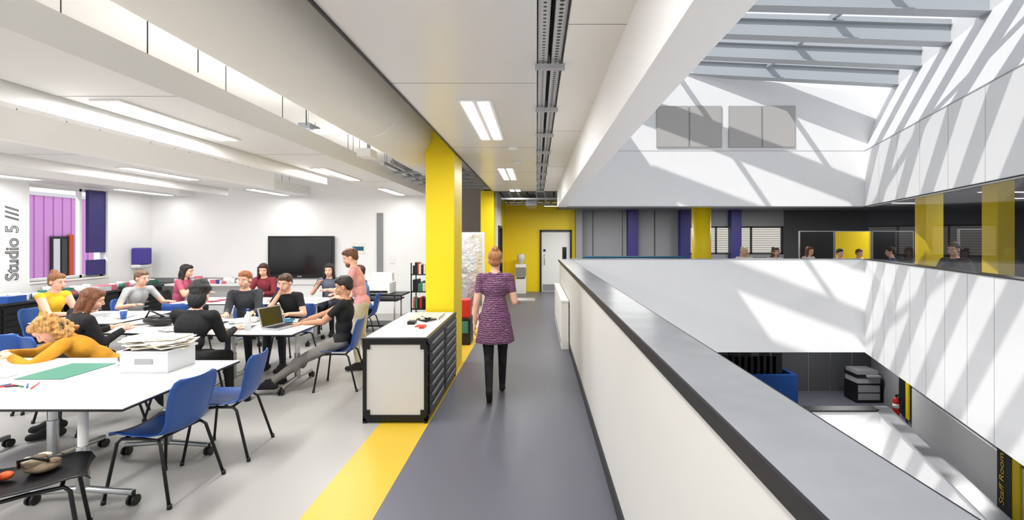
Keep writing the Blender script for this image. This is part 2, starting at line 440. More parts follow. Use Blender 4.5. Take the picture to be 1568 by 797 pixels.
def serv(b):
    for i in range(5):
        y=8.2+i*.6; b.box(-2.5,-1.1,y,y+.05,2.93,2.97,GALV)
    for x,z,r in ((-2.3,3.02,.04),(-2.42,3.0,.025)): b.tube([(x,7.5,z),(x,11.1,z)],r,GALV,8)
one("ceiling_brackets_and_pipes",serv)
def serv2(b):
    for i in range(7):
        x=-.9+i*.22; b.tube([(x,11.5,2.92),(x+.05,13,2.86),(x,15.7,2.93)],.02+.006*(i%3),[BLACK,GALV,GALV][i%3],8)
    b.box(-.9,.66,11.9,11.95,2.78,2.82,GALV); b.box(-.9,.66,13.9,13.95,2.78,2.82,GALV)
    b.box(-.3,.0,13,14.6,2.7,2.86,GALV)
one("exposed_pipework",serv2)
def tray(b):
    b.box(.012,.065,-3,11.38,2.95,2.965,TRAYM); b.box(.095,.15,-3,11.38,2.96,2.975,TRAYM)
    b.box(.008,.012,-3,11.38,2.945,2.99,GALVL); b.box(.065,.069,-3,11.38,2.945,2.99,GALVL); b.box(.15,.154,-3,11.38,2.95,2.99,GALVL)
    y=1.0
    while y<11.2:
        b.box(-.012,.182,y,y+.045,2.90,2.93,GALVL)
        b.tube([(.08,y+.022,2.93),(.08,y+.022,3.19)],.005,GALV,6); b.tube([(.147,y+.022,2.93),(.147,y+.022,3.19)],.004,GALV,6); y+=1.02
    b.tube([(.08,-3,3.02),(.085,4,3.0),(.08,11,3.02)],.008,BLACK,6)
one("cable_tray",tray)
one("ceiling_service_recess",lambda b:(b.box(0,.17,-3,11.4,3.2,3.22,WHITES),b.box(.157,.17,-3,11.4,3.02,3.2,WHITES),b.box(-.01,0,-3,11.4,3.02,3.2,WHITES)))
def lightfit(x0,x1,y0,y1,z,e=20,n=2):
    b=MB()
    b.box(x0,x1,y0,y1,z-.012,z-.001,WHITEP)
    w=(x1-x0)
    if n==2:
        b.box(x0+.03,x0+w*.42,y0+.03,y1-.03,z-.016,z-.012,LIGHTM); b.box(x0+w*.58,x1-.03,y0+.03,y1-.03,z-.016,z-.012,LIGHTM)
    else: b.box(x0+.02,x1-.02,y0+.02,y1-.02,z-.016,z-.012,LIGHTM)
    b.obj("ceiling_light_fitting")
    if e>0: area("fitting_lamp",(x0+x1)/2,(y0+y1)/2,z-.03,(x1-x0),(y1-y0),e)
for y0,y1 in ((3.86,5.4),(7.6,9.1),(10.9,11.38)): lightfit(-.66,-.37,y0,y1,2.94,24)
lightfit(-.66,-.37,0.2,1.7,2.94,24)
for y0,e in ((0.2,48),(3.38,48),(6.67,48),(9.4,10)): lightfit(-3.22,-3.0,y0,y0+1.4,2.8,e,2)
for y0,e in ((0.2,48),(3.3,48),(6.6,48),(9.5,10)): lightfit(-5.92,-5.7,y0,y0+1.4,2.8,e,2); lightfit(-8.6,-8.38,y0,y0+1.4,2.8,e*.6,2)
lightfit(.2,1.3,13.3,13.45,2.72,45,1)
for x,y,e in ((9,9.5,40),(9.5,12.5,40),(8.2,7.5,40),(11,11,30),(2.2,13.7,60),(6.0,13.8,60)): lightfit(x,x+1.2,y,y+.14,2.75,e,1)  # last two fittings are added fill to brighten the grey back wall
lightfit(8.5,9.7,14,14.15,-.85,45,1); lightfit(9.0,9.15,9,10.2,-.85,35,1)
for y in (5.9,7.0): one("smoke_detector",lambda b:b.tube([(-.3,y,2.94),(-.3,y,2.915),(-.3,y,2.9)],[.06,.055,.03],WHITEP,20))
def proj(b):
    b.box(-3.05,-2.45,6.1,6.25,3.18,3.22,WHITEP)
    b.tube([(-3.0,6.15,3.6),(-3.0,6.15,3.2)],.015,WHITEP); b.tube([(-2.3,6.15,3.2),(-2.2,6.15,3.15),(-2.2,6.15,2.95)],.025,SILV); b.tube([(-2.45,6.15,3.2),(-2.3,6.15,3.2)],.025,SILV)
    b.box(-2.32,-2.14,6.05,6.3,2.86,2.96,WHITEP); b.box(-3.05,-2.9,6.0,6.3,3.2,3.28,GALV)
one("projector_arm",proj,.005)
# ------------------------------------------------------------ studio fixed items
def winf(y0,y1,last=False):
    def f(b):
        for y in (y0,y1-.05,(y0+y1)/2 if not last else y0+1.05): b.box(XL-.2,XL-.12,y,y+.05,1.0,2.8,WHITEP)
        b.box(XL-.2,XL-.12,y0,y1,1.0,1.05,WHITEP); b.box(XL-.2,XL-.12,y0,y1,2.75,2.8,WHITEP)
        b.box(XL-.12,XL+.05,y0,y1,.97,1.0,WHITEP)
    one("window_2",f)
for a,c in ((-2,.6),(1.4,4.0),(4.8,7.2)): winf(a,c)
winf(8.49,10.04,True)
one("navy_window_panel",lambda b:(b.box(XL-.11,XL-.04,9.66,10.03,1.5,2.78,NAVY),b.box(XL-.11,XL-.04,9.66,10.03,1.04,1.35,NAVY)))
def mag(b):
    b.box(-16,-14,6,30,-4,3.0,MAG); b.box(-16.1,-13.95,6,30,3.0,3.1,WHITEP)
    b.box(-14.02,-13.95,6,30,-4,.65,DGREY)
    b.box(-13.98,-13.94,13.5,14.0,.6,1.85,DARK); b.box(-13.95,-13.93,13.56,13.74,.75,1.78,WHITEP); b.box(-13.95,-13.93,13.79,13.95,.75,1.78,GLASSD)
    b.box(-13.98,-13.90,14.0,14.12,.6,1.9,ORANGE)
one("magenta_clad_building",mag)
one("ground_outside",lambda b:b.box(-40,-9.6,-10,60,-4.2,-4,MGREY))
def tv(b):
    x0,x1,z0,z1=-6.35,-4.8,.86,1.85; y=YS-.1
    b.box(x0,x1,y,YS-.03,z0,z1,BLACK); b.box(x0+.05,x1-.05,y-.004,y,z0+.08,z1-.05,SCREEN); b.box(x0+.3,x1-.3,YS-.03,YS,z0+.2,z1-.2,DARK)
    b.box(x0+.7,x0+.8,y-.006,y-.002,z0+.02,z0+.05,SILV)
one("wall_mounted_display",tv,.01)
def trunk(b):
    b.box(XL,-5.9+.0,YS-.05,YS,.74,.86,MGREY); b.box(-5.9,-3.6,YS-.05,YS,.70,.82,WHITEP)
    for x in (-8.6,-7.8,-7.0,-4.4,-3.9): b.box(x,x+.15,YS-.058,YS-.05,.765,.84,WHITEP)
    b.box(-3.8,-3.66,YS-.04,YS,.7,2.4,MGREY)
one("trim_dado_trunking",trunk)
one("notice_poster",lambda b:(b.box(-4.42,-4.08,YS-.012,YS-.002,1.42,1.68,PAPER),b.box(-4.39,-4.12,YS-.014,YS-.012,1.5,1.6,TEAL)))
one("wall_switch",lambda b:b.box(-3.5,-3.38,YS-.02,YS-.001,1.2,1.4,WHITEP),.004)
one("paper_towel_dispenser",lambda b:(b.box(XL+.01,XL+.25,10.6,10.9,1.2,1.58,PURP),b.box(XL+.01,XL+.22,10.58,10.92,1.12,1.2,WHITEP)),.03)
def counter(b):
    b.box(XL+.01,-8.4,4,11.1,.72,.76,DARK)
    b.box(-8.4,-6.7,10.6,11.1,.72,.76,WHITEP)
    for y in (4.1,5.2,6.3,7.4,8.5,9.6):
        b.box(XL+.05,-8.45,y,y+1.0,.0,.7,BLACK)
        for k in range(6): b.box(-8.45,-8.43,y+.03,y+.97,.09+k*.1,.17+k*.1,BLKM); b.box(-8.43,-8.42,y+.4,y+.6,.12+k*.1,.14+k*.1,SILV)
one("counter_with_plan_drawers",counter)
PINKJ=mat("pink_jar",(214,110,130),.5)
def clut(b):
    random.seed(12)
    for i in range(70):
        if i<48: y=7.6+random.random()*3.2; x=-8.5-random.random()*.5
        else: y=10.7+random.random()*.3; x=-8.3+random.random()*1.5
        c=random.choice([WHITEP,PAPER,PAPER,PINKJ,PAPER2,WHITEP,TUBM,GREEN,BLUE]); r=.03+random.random()*.045
        if i%2: b.tube([(x,y,.761),(x,y,.78+r*1.8)],[r,r*1.15],c,12)
        else: b.box(x-r*1.5,x+r*1.5,y-r*2,y+r*2,.761,.78+r*1.2,c)
one("counter_art_supplies",clut)
def chest(b):
    x0,x1,y0,y1=-1.69,-1.06,4.56,6.15
    b.box(x0+.03,x1-.02,y0+.012,y1,.07,.80,WHITEB)
    for x in (x0,x1-.035):
        for y in (y0,y1-.035): b.box(x,x+.035,y,y+.035,.0,.80,BLKM)
    b.box(x0,x1,y0,y0+.035,.02,.08,BLKM); b.box(x0,x0+.03,y0,y1,.02,.08,BLKM)
    b.box(x0,x1,y0,y0+.03,.765,.805,BLKM)
    b.box(x0-.005,x1+.01,y0-.01,y1,.805,.83,BLKM); b.box(x0+.02,x1-.02,y0+.03,y1-.03,.83,.834,WHITEP)
    b.box(x1-.03,x1,y0+.03,y1,.03,.80,BLKM)
    for cx,cz in ((x0+.02,.09),(x1-.06,.09),(x0+.02,.76),(x1-.06,.76)): b.box(cx-.01,cx+.05,y0-.003,y0+.01,cz-.04,cz+.04,BLKM)
    ym=(y0+y1)/2
    for (a,c) in ((y0+.04,ym-.02),(ym+.02,y1-.04)):
        for k in range(7):
            z=.07+k*.102
            b.box(x1,x1+.016,a,c,z,z+.085,BLKM)
            b.box(x1+.016,x1+.024,a+.1,c-.1,z+.055,z+.075,MGREY)
one("plan_chest",chest,.004)
def clutter(b):
    b.box(-1.55,-1.25,4.8,5.25,.835,.85,PAPER); b.box(-1.5,-1.15,5.5,5.9,.835,.87,PAPER2)
    random.seed(2)
    p=[(-1.4+random.random()*.25,5.3+random.random()*.35,.845+random.random()*.03) for i in range(12)]
    b.tube(p,.009,BLACK,6); b.box(-1.3,-1.2,5.0,5.12,.835,.86,RED); b.box(-1.42,-1.34,5.15,5.25,.85,.885,BLKM)
one("cables_and_papers",clutter)
one("foil_wrapped_panel",lambda b:(b.box(-1.6,-1.1,9.4,9.5,.45,1.88,FOIL),b.box(-1.64,-1.06,9.5,9.56,.0,1.92,WHITEP)))
one("red_equipment_rack",lambda b:(b.box(-1.5,-1.12,7.9,8.3,.0,.45,BLACK),b.box(-1.47,-1.3,7.88,7.9,.05,.4,RED),b.box(-1.28,-1.15,7.88,7.9,.2,.4,GREEN),b.box(-1.48,-1.14,7.95,8.25,.45,.75,RED)),.01)
def shelf(b):
    b.box(-2.55,-2.15,9.5,9.9,0,.04,BLACK)
    for z in (.35,.7,1.05): b.box(-2.55,-2.15,9.5,9.9,z,z+.02,BLACK)
    for x in (-2.55,-2.17):
        for y in (9.5,9.88): b.box(x,x+.02,y,y+.02,0,1.3,BLACK)
    random.seed(6)
    for z in (.04,.37,.72,1.07):
        x=-2.52
        while x<-2.22:
            w=.02+random.random()*.04; b.box(x,x+w,9.55,9.8,z,z+.16+random.random()*.08,random.choice([RED,BLACK,GREEN,BLACK,BLACK,PAPER2])); x+=w+.003
one("book_rack",shelf)
def rad(b):
    b.box(.40,.514,7.6,10.5,.0,.76,WHITEP); b.box(.39,.514,7.58,10.52,.76,.79,RAFT)
    for k in range(20): b.box(.398,.40,7.7+k*.14,7.8+k*.14,.06,.12,GROOVE)
one("radiator_casing",rad,.006)
def wcool(b):
    b.box(-.17,.17,-.15,.15,0,.95,WHITEP); b.box(-.17,.17,-.16,-.14,.55,.85,MGREY); b.tube([(0,0,.95),(0,0,1.0),(0,0,1.05),(0,0,1.25),(0,0,1.28)],[.05,.06,.13,.13,.1],TUBM,16)
    b.box(-.14,.14,-.18,-.15,.5,.53,BLACK)
b=MB(); wcool(b); place(b.mesh("water_cooler"),"water_cooler",-.52,15.4,0)
def trol(b):
    for z in (.12,.6,): b.box(-3.4,-2.65,8.9,9.4,z,z+.03,BLACK)
    b.box(-3.5,-2.55,8.85,9.45,.70,.73,BLACK)
    for x in (-3.38,-2.7):
        for y in (8.92,9.36): b.tube([(x,y,.06),(x,y,.72)],.015,SILV); b.tube([(x-.012,y,.035),(x+.012,y,.035)],.035,BLACK,12)
one("equipment_trolley",trol)
one("desktop_printer",lambda b:(b.box(-3.3,-2.8,8.95,9.35,.735,.95,WHITEP),b.box(-3.26,-2.84,8.93,8.95,.76,.8,BLACK),b.box(-3.25,-2.85,9.25,9.4,.95,1.12,PAPER)),.015)
def partn(x0,x1,y,m,nm):
    one(nm,lambda b:(b.box(x0,x1,y,y+.05,.08,1.98,m),b.box(x0-.02,x0,y,y+.05,0,2.0,SILV),b.box(x1,x1+.02,y,y+.05,0,2.0,SILV),b.box(x0,x1,y,y+.05,1.98,2.0,SILV),b.box(x0-.03,x0+.03,y-.2,y+.25,0,.03,SILV),b.box(x1-.03,x1+.03,y-.2,y+.25,0,.03,SILV)))
partn(7.28,8.2,13,BLACK,"black_display_partition"); partn(8.26,9.22,13,YEL,"yellow_display_partition"); partn(9.3,10.4,13.0,BLACK,"black_display_partition")
partn(9.0,9.5,10.0,BLACK,"black_display_partition")
one("teal_banquette",lambda b:(b.box(1.1,3.6,11.6,12.2,0,.45,TEAL),b.box(1.1,3.6,11.3,11.5,0,1.36,TEAL)),.03)
# ------------------------------------------------------------ chair & tables
def chair_mesh(m,nm):
    b=MB()
    prof=[(.225,.425,.17),(.215,.445,.195),(.17,.452,.21),(.08,.446,.22),(-.02,.44,.22),(-.1,.438,.21),(-.16,.448,.2),(-.195,.48,.19),(-.215,.54,.185),(-.232,.62,.198),(-.25,.70,.205),(-.265,.77,.2),(-.275,.81,.18),(-.28,.825,.14)]
    nc=9; vs=[]
    N=len(prof); nv=N*nc; t=.007; vs2=[]
    for i,(y,z,w) in enumerate(prof):
        a=prof[max(0,i-1)]; c=prof[min(N-1,i+1)]
        ty,tz=c[0]-a[0],c[1]-a[1]; L=math.hypot(ty,tz); ny,nz=tz/L,-ty/L
        for k in range(nc):
            u=-1+2*k/(nc-1); o=.028*u*u
            p=(u*w,y+ny*o,z+nz*o); vs.append(p); vs2.append((p[0],p[1]-ny*t,p[2]-nz*t))
    fs=[]
    for i in range(N-1):
        for k in range(nc-1):
            q=(i*nc+k,i*nc+k+1,(i+1)*nc+k+1,(i+1)*nc+k); fs.append(q); fs.append(tuple(nv+j for j in reversed(q)))
    for i in range(N-1):
        fs.append((i*nc,(i+1)*nc,nv+(i+1)*nc,nv+i*nc)); e=nc-1; fs.append((i*nc+e,nv+i*nc+e,nv+(i+1)*nc+e,(i+1)*nc+e))
    for k in range(nc-1):
        fs.append((k,nv+k,nv+k+1,k+1)); o=(N-1)*nc; fs.append((o+k,o+k+1,nv+o+k+1,nv+o+k))
    b.add(vs+vs2,fs,m,True)
    for s in (-1,1):
        b.tube([(s*.235,.22,0),(s*.19,.165,.40),(s*.18,.14,.425),(s*.17,0,.428),(s*.18,-.13,.425),(s*.19,-.16,.40),(s*.235,-.27,0)],.011,BLKM,8)
        for y in (.22,-.27): b.tube([(s*.235,y,0.0),(s*.232,y*.99,.03)],.015,BLACK,8)
    b.tube([(-.18,.13,.425),(.18,.13,.425)],.01,BLKM,8); b.tube([(-.18,-.12,.425),(.18,-.12,.425)],.01,BLKM,8)
    return b.mesh(nm)
CH=chair_mesh(BLUE,"blue_chair"); CHB=chair_mesh(BLACK,"black_chair")
def chair(x,y,yaw,k=0): return place(CHB if k else CH,"black_stacking_chair" if k else "blue_stacking_chair",x,y,0,yaw)
def table(x0,x1,y0,y1,nm="studio_table"):
    b=MB()
    b.box(x0,x1,y0,y1,.708,.722,BLACK); b.box(x0+.003,x1-.003,y0+.003,y1-.003,.722,.73,WHITEP)
    lx=x1-x0>y1-y0
    def leg(cx,cy):
        b.tube([(cx,cy,.09),(cx,cy,.40)],.035,SILV,14); b.tube([(cx,cy,.4),(cx,cy,.70)],.028,WHITEP,14)
        b.box(cx-.12,cx+.12,cy-.12,cy+.12,.69,.708,DARK)
        if lx: ends=[(cx,y0+.15),(cx,y1-.15)]
        else: ends=[(x0+.12,cy),(x1-.12,cy)]
        b.tube([(ends[0][0],ends[0][1],.085),(cx,cy,.11),(ends[1][0],ends[1][1],.085)],.022,SILV,10)
        for ex,ey in ends:
            b.tube([(ex,ey,.1),(ex,ey,.06)],.014,BLACK,8)
            for s in (-.018,.018): b.tube([(ex+s-.008,ey,.035),(ex+s+.008,ey,.035)],.035,BLACK,14)
    if lx: leg(x0+.2,(y0+y1)/2); leg(x1-.2,(y0+y1)/2)
    else: leg((x0+x1)/2,y0+.22); leg((x0+x1)/2,y1-.22)
    if lx: b.box(x0+.2,x1-.2,(y0+y1)/2-.02,(y0+y1)/2+.02,.66,.70,DARK)
    else: b.box((x0+x1)/2-.02,(x0+x1)/2+.02,y0+.22,y1-.22,.66,.70,DARK)
    b.obj(nm,.003)
table(-3.52,-2.6,2.95,4.12); table(-4.75,-3.53,3.05,4.2)
table(-3.9,-2.72,5.22,6.25); table(-5.2,-4.02,5.3,6.25)
table(-6.4,-5.3,5.9,6.9)
table(-6.0,-4.82,7.65,8.5); table(-4.8,-3.6,7.65,8.5)
chair(-2.68,3.38,84); chair(-2.62,3.98,98); chair(-2.83,2.64,-50,1)
def cbag(b):
    random.seed(21)
    b.ell((-2.86,2.72,.485),(.085,.075,.035),CAMO,nu=18,nv=10)
    for i in range(8):
        x=-2.86+random.uniform(-.07,.07); y=2.72+random.uniform(-.06,.06); z=.505+random.random()*.02
        b.ell((x,y,z),(.035+random.random()*.015,.03,.02),[CAMO,BLACK,PAPER2,CAMO][i%4],Matrix.Rotation(random.random()*3,3,'Z'),nu=10,nv=6)
    b.tube([(-2.93,2.66,.50),(-2.9,2.63,.55),(-2.84,2.65,.56),(-2.8,2.7,.52)],.009,BLACK,6)
    b.ell((-2.96,2.62,.475),(.035,.035,.022),ORANGE)
one("cloth_bag",cbag)
one("green_cutting_mat",lambda b:b.box(-3.95,-3.58,3.55,4.0,.732,.736,GREEN))
def tub(b):
    x0,x1,y0,y1=-3.3,-2.92,3.72,4.02
    for z0,z1,e in ((.732,.9,0),(.89,.905,.015)):
        b.box(x0-e,x0+.008,y0-e,y1+e,z0,z1,TUBM); b.box(x1-.008,x1+e,y0-e,y1+e,z0,z1,TUBM); b.box(x0+.008,x1-.008,y0-e,y0+.008,z0,z1,TUBM); b.box(x0+.008,x1-.008,y1-.008,y1+e,z0,z1,TUBM)
    b.box(x0+.008,x1-.008,y0+.008,y1-.008,.732,.74,TUBM)
    b.box(x0+.12,x1-.12,y0-.006,y0-.001,.80,.84,GROOVE)
one("plastic_storage_tub",tub)
def news(b):
    random.seed(5)
    for i in range(9):
        M=Matrix.Translation((-3.1+random.uniform(-.06,.06),3.87+random.uniform(-.02,.02),.912+i*.009))@Matrix.Rotation(random.uniform(-.5,.5),4,'Z')@Matrix.Rotation(random.uniform(-.08,.08),4,'Y')
        b.box(-.2,.2,-.12,.12,0,.007,PAPER if i%2 else PAPER2,M)
one("newspaper_stack",news)
def papers(name,pts,seed=1,z=.731,cols=None):
    b=MB(); random.seed(seed)
    for (x,y,n) in pts:
        for i in range(n):
            M=Matrix.Translation((x+random.uniform(-.04,.04),y+random.uniform(-.04,.04),z+i*.004))@Matrix.Rotation(random.uniform(-.7,.7),4,'Z')
            b.box(-.105,.105,-.148,.148,0,.003,random.choice(cols or [PAPER,PAPER2,PAPER]),M)
    b.obj(name)
papers("loose_papers",[(-4.3,3.35,3),(-4.15,3.7,2),(-4.55,3.5,4)],1)
papers("sketchbooks",[(-3.55,5.6,8),(-3.25,6.0,6),(-3.0,6.08,4),(-3.7,5.98,10)],2,cols=[PAPER,PAPER2,PAPER,BLACK,TEAL])
papers("drawing_sheets",[(-4.2,5.5,4),(-4.95,5.9,5),(-5.6,6.3,4),(-6.0,6.5,4),(-4.25,6.0,6)],3,cols=[PAPER,PAPER2,PAPER,MGREY])
papers("project_papers",[(-5.5,8.0,7),(-5.0,8.2,9),(-4.4,8.0,8),(-3.9,8.2,5)],4,cols=[PAPER,PAPER2,PINKJ,PAPER])
def laptop(b):
    b.box(-.17,.17,-.12,.12,0,.018,GREYT)
    b.box(-.15,.15,-.06,.1,.018,.02,BLACK)
    M=Matrix.Translation((0,.12,.018))@Matrix.Rotation(math.radians(-15),4,'X')
    b.box(-.17,.17,0,.01,0,.235,GREYT,M); b.box(-.155,.155,-.002,0,.012,.222,SCREEN,M)
b=MB(); laptop(b); place(b.mesh("laptop"),"laptop",-3.05,5.62,.732,75)
one("black_shoulder_bag",lambda b:(b.ell((-4.6,5.75,.80),(.2,.13,.068),BLACK,nu=18),b.tube([(-4.75,5.7,.82),(-4.65,5.65,.93),(-4.5,5.7,.84)],.012,BLACK,6)))
one("khaki_bag",lambda b:(b.ell((-3.43,3.98,.79),(.1,.08,.057),CAMO,nu=18),b.tube([(-3.5,3.98,.8),(-3.43,3.95,.9),(-3.36,3.98,.8)],.01,CAMO,6)))
one("drinks_cup",lambda b:(b.tube([(-5.45,6.2,.732),(-5.45,6.2,.84)],[.03,.04],BLUE,14),b.tube([(-5.45,6.2,.84),(-5.45,6.2,.85)],.042,WHITEP,14)))
one("water_bottle",lambda b:(b.tube([(-3.35,5.45,.732),(-3.35,5.45,.9),(-3.35,5.45,.93),(-3.35,5.45,.96)],[.035,.035,.015,.015],TUBM,14),b.tube([(-3.35,5.45,.955),(-3.35,5.45,.98)],.018,BLUE,10)))
one("pencil_pot",lambda b:(b.tube([(-4.45,6.1,.732),(-4.45,6.1,.83)],.035,TEAL,14),[b.tube([(-4.45+.012*i-.02,6.1,.80),(-4.45+.02*i-.03,6.1+.008*i,.90)],.004,[RED,BLUE,YEL,GREEN][i%4],6) for i in range(4)]))
one("thermos_flask",lambda b:(b.tube([(-3.2,5.2,0),(-3.2,5.2,.2),(-3.2,5.2,.22),(-3.2,5.2,.25)],[.035,.035,.028,.028],BLACK,14)))
one("marker_pens",lambda b:[b.tube([(-3.9+i*.05,3.3+.03*i,.738),(-3.82+i*.05,3.42-.02*i,.738)],.006,[BLUE,RED,BLACK,GREEN][i%4],6) for i in range(6)])
# ------------------------------------------------------------ people
def remesh(b,vox,it=3):
    me=b.mesh("tmp"); o=D.objects.new("tmp",me); col.objects.link(o)
    r=o.modifiers.new("r",'REMESH'); r.mode='VOXEL'; r.voxel_size=vox; r.use_smooth_shade=True
    if it: s=o.modifiers.new("s",'SMOOTH'); s.factor=.5; s.iterations=it
    bpy.context.view_layer.update()
    dg=bpy.context.evaluated_depsgraph_get(); ev=o.evaluated_get(dg); m=ev.to_mesh()
    vs=np.empty(len(m.vertices)*3); m.vertices.foreach_get("co",vs); vs=vs.reshape(-1,3)
    fs=[tuple(p.vertices) for p in m.polygons]
    ev.to_mesh_clear(); D.objects.remove(o); D.meshes.remove(me)
    return vs,fs
def headT():
    b=MB(); m=WHITE
    b.ell((0,-.012,.03),(.076,.094,.088),m); b.ell((0,.02,-.04),(.06,.07,.075),m); b.ell((0,.052,-.088),(.028,.026,.024),m)
    b.ell((0,.055,.035),(.055,.035,.04),m)
    for s in (-1,1): b.ell((s*.036,.052,-.03),(.026,.03,.03),m); b.ell((s*.078,-.008,-.008),(.01,.02,.032),m)
    b.capsule((0,.086,.008),(0,.102,-.026),.010,.014,m); b.ell((0,.082,-.062),(.026,.012,.016),m)
    b.ell((0,-.01,-.07),(.052,.055,.06),m)
    return remesh(b,.007,2)
HEAD=headT()
def hairT(k):
    b=MB(); m=WHITE
    random.seed(9)
    b.ell((0,-.026,.046),(.086,.098,.088),m,nu=20,nv=12)
    b.ell((0,.03,.085),(.066,.06,.042),m)
    if k=='short':
        b.ell((0,-.06,-.0),(.074,.05,.07),m)
        for i in range(26):
            t=random.random()*6.28; q=random.random()*.06; b.ell((math.cos(t)*q,math.sin(t)*q*1.2-.0,.118+random.random()*.012-q*.35),(.02,.024,.016),m,nu=8,nv=5)
    if k=='bun':
        b.ell((0,-.055,-.01),(.076,.052,.07),m); b.ell((0,-.075,.128),(.042,.042,.038),m)
    if k=='long':
        b.ell((0,-.06,-.06),(.092,.06,.14),m)
        for s in (-1,1): b.capsule((s*.075,-.0,.05),(s*.085,-.01,-.16),.026,.03,m); 
        b.ell((0,-.055,-.16),(.1,.05,.08),m)
    if k=='curly':
        for i in range(110):
            t=random.random()*2*math.pi; z=random.uniform(-.15,.12); r=.078+random.random()*.02
            if z>.05: r*=math.cos((z-.05)/.1)
            x,y=r*math.cos(t),-.03+r*1.1*math.sin(t)
            if y>.045 and z<.06: continue
            b.ell((x,y,z),(.02,.02,.02),m,nu=8,nv=5)
    if k=='cap':
        b.ell((0,-.055,-.03),(.09,.062,.11),m); b.ell((0,-.01,.085),(.105,.12,.06),m); b.ell((0,-.02,.135),(.08,.085,.05),m)
    return remesh(b,.010 if k!='curly' else .008,2 if k!='curly' else 1)
HAIR={k:hairT(k) for k in ('short','bun','long','curly','cap')}
def ik(S,W,l1,l2,pole):
    S=V(S);W=V(W);d=W-S;L=d.length
    if L>(l1+l2)*.995: W=S+d.normalized()*(l1+l2)*.995; d=W-S; L=d.length
    if L<abs(l1-l2)+.02: L=abs(l1-l2)+.02
    dn=d.normalized(); a=(l1*l1-l2*l2+L*L)/(2*L); h=math.sqrt(max(0,l1*l1-a*a))
    p=V(pole); p=p-dn*p.dot(dn); p.normalize()
    return S+dn*a+p*h, W
def hand(b,W,d,n,side,m,curl=.5):
    d=d.normalized(); n=(n-d*n.dot(d)); n=n.normalized() if n.length>1e-4 else d.orthogonal().normalized()
    s=d.cross(n).normalized()
    if side<0: s=-s
    R=Matrix((s,n,d)).transposed()
    b.ell(W+d*.042,(.038,.015,.05),m,R,12,8)
    for i,(o,L) in enumerate(((.028,.068),(.010,.076),(-.008,.071),(-.026,.056))):
        p=W+d*.078+s*o; pts=[p]; dd=d+s*o*2
        for j,fr in enumerate((.42,.32,.26)):
            ang=curl*(j*.55+.25); q=(dd*math.cos(ang)+n*math.sin(ang)).normalized(); p=p+q*L*fr; pts.append(p)
        b.tube([W+d*.055+s*o*.9]+pts,[.009,.0095,.0085,.0075,.0055],m,7)
    p0=W+d*.02+s*.025; p1=p0+(s*.75+d*.6+n*.2).normalized()*.035; p2=p1+(d*.9+s*.2+n*.3).normalized()*.03; p3=p2+(d+n*.3).normalized()*.022
    b.tube([p0,p1,p2,p3],[.013,.0115,.0095,.006],m,7)
SK1=mat("skin_light",(222,172,148),0.55,var=.04,scale=8); SK2=mat("skin_tan",(190,138,108),0.55,var=.04,scale=8)
EYEW=mat("eye_white",(225,220,215),.3); EYED=mat("eye_dark",(40,30,26),.2); LIP=mat("lips",(178,96,90),.5)
_hm={}
def cm(c,kind='cloth'):
    k=(c,kind)
    if k not in _hm:
        if kind=='cloth': _hm[k]=mat("cloth_%d_%d_%d"%c,c,.85,var=.16,scale=10,bump=.9,bscale=11)
        else: _hm[k]=mat("hair_%d_%d_%d"%c,c,.5,var=.5,scale=60,bump=.9,bscale=90,stretch=(1,1,.25))
    return _hm[k]
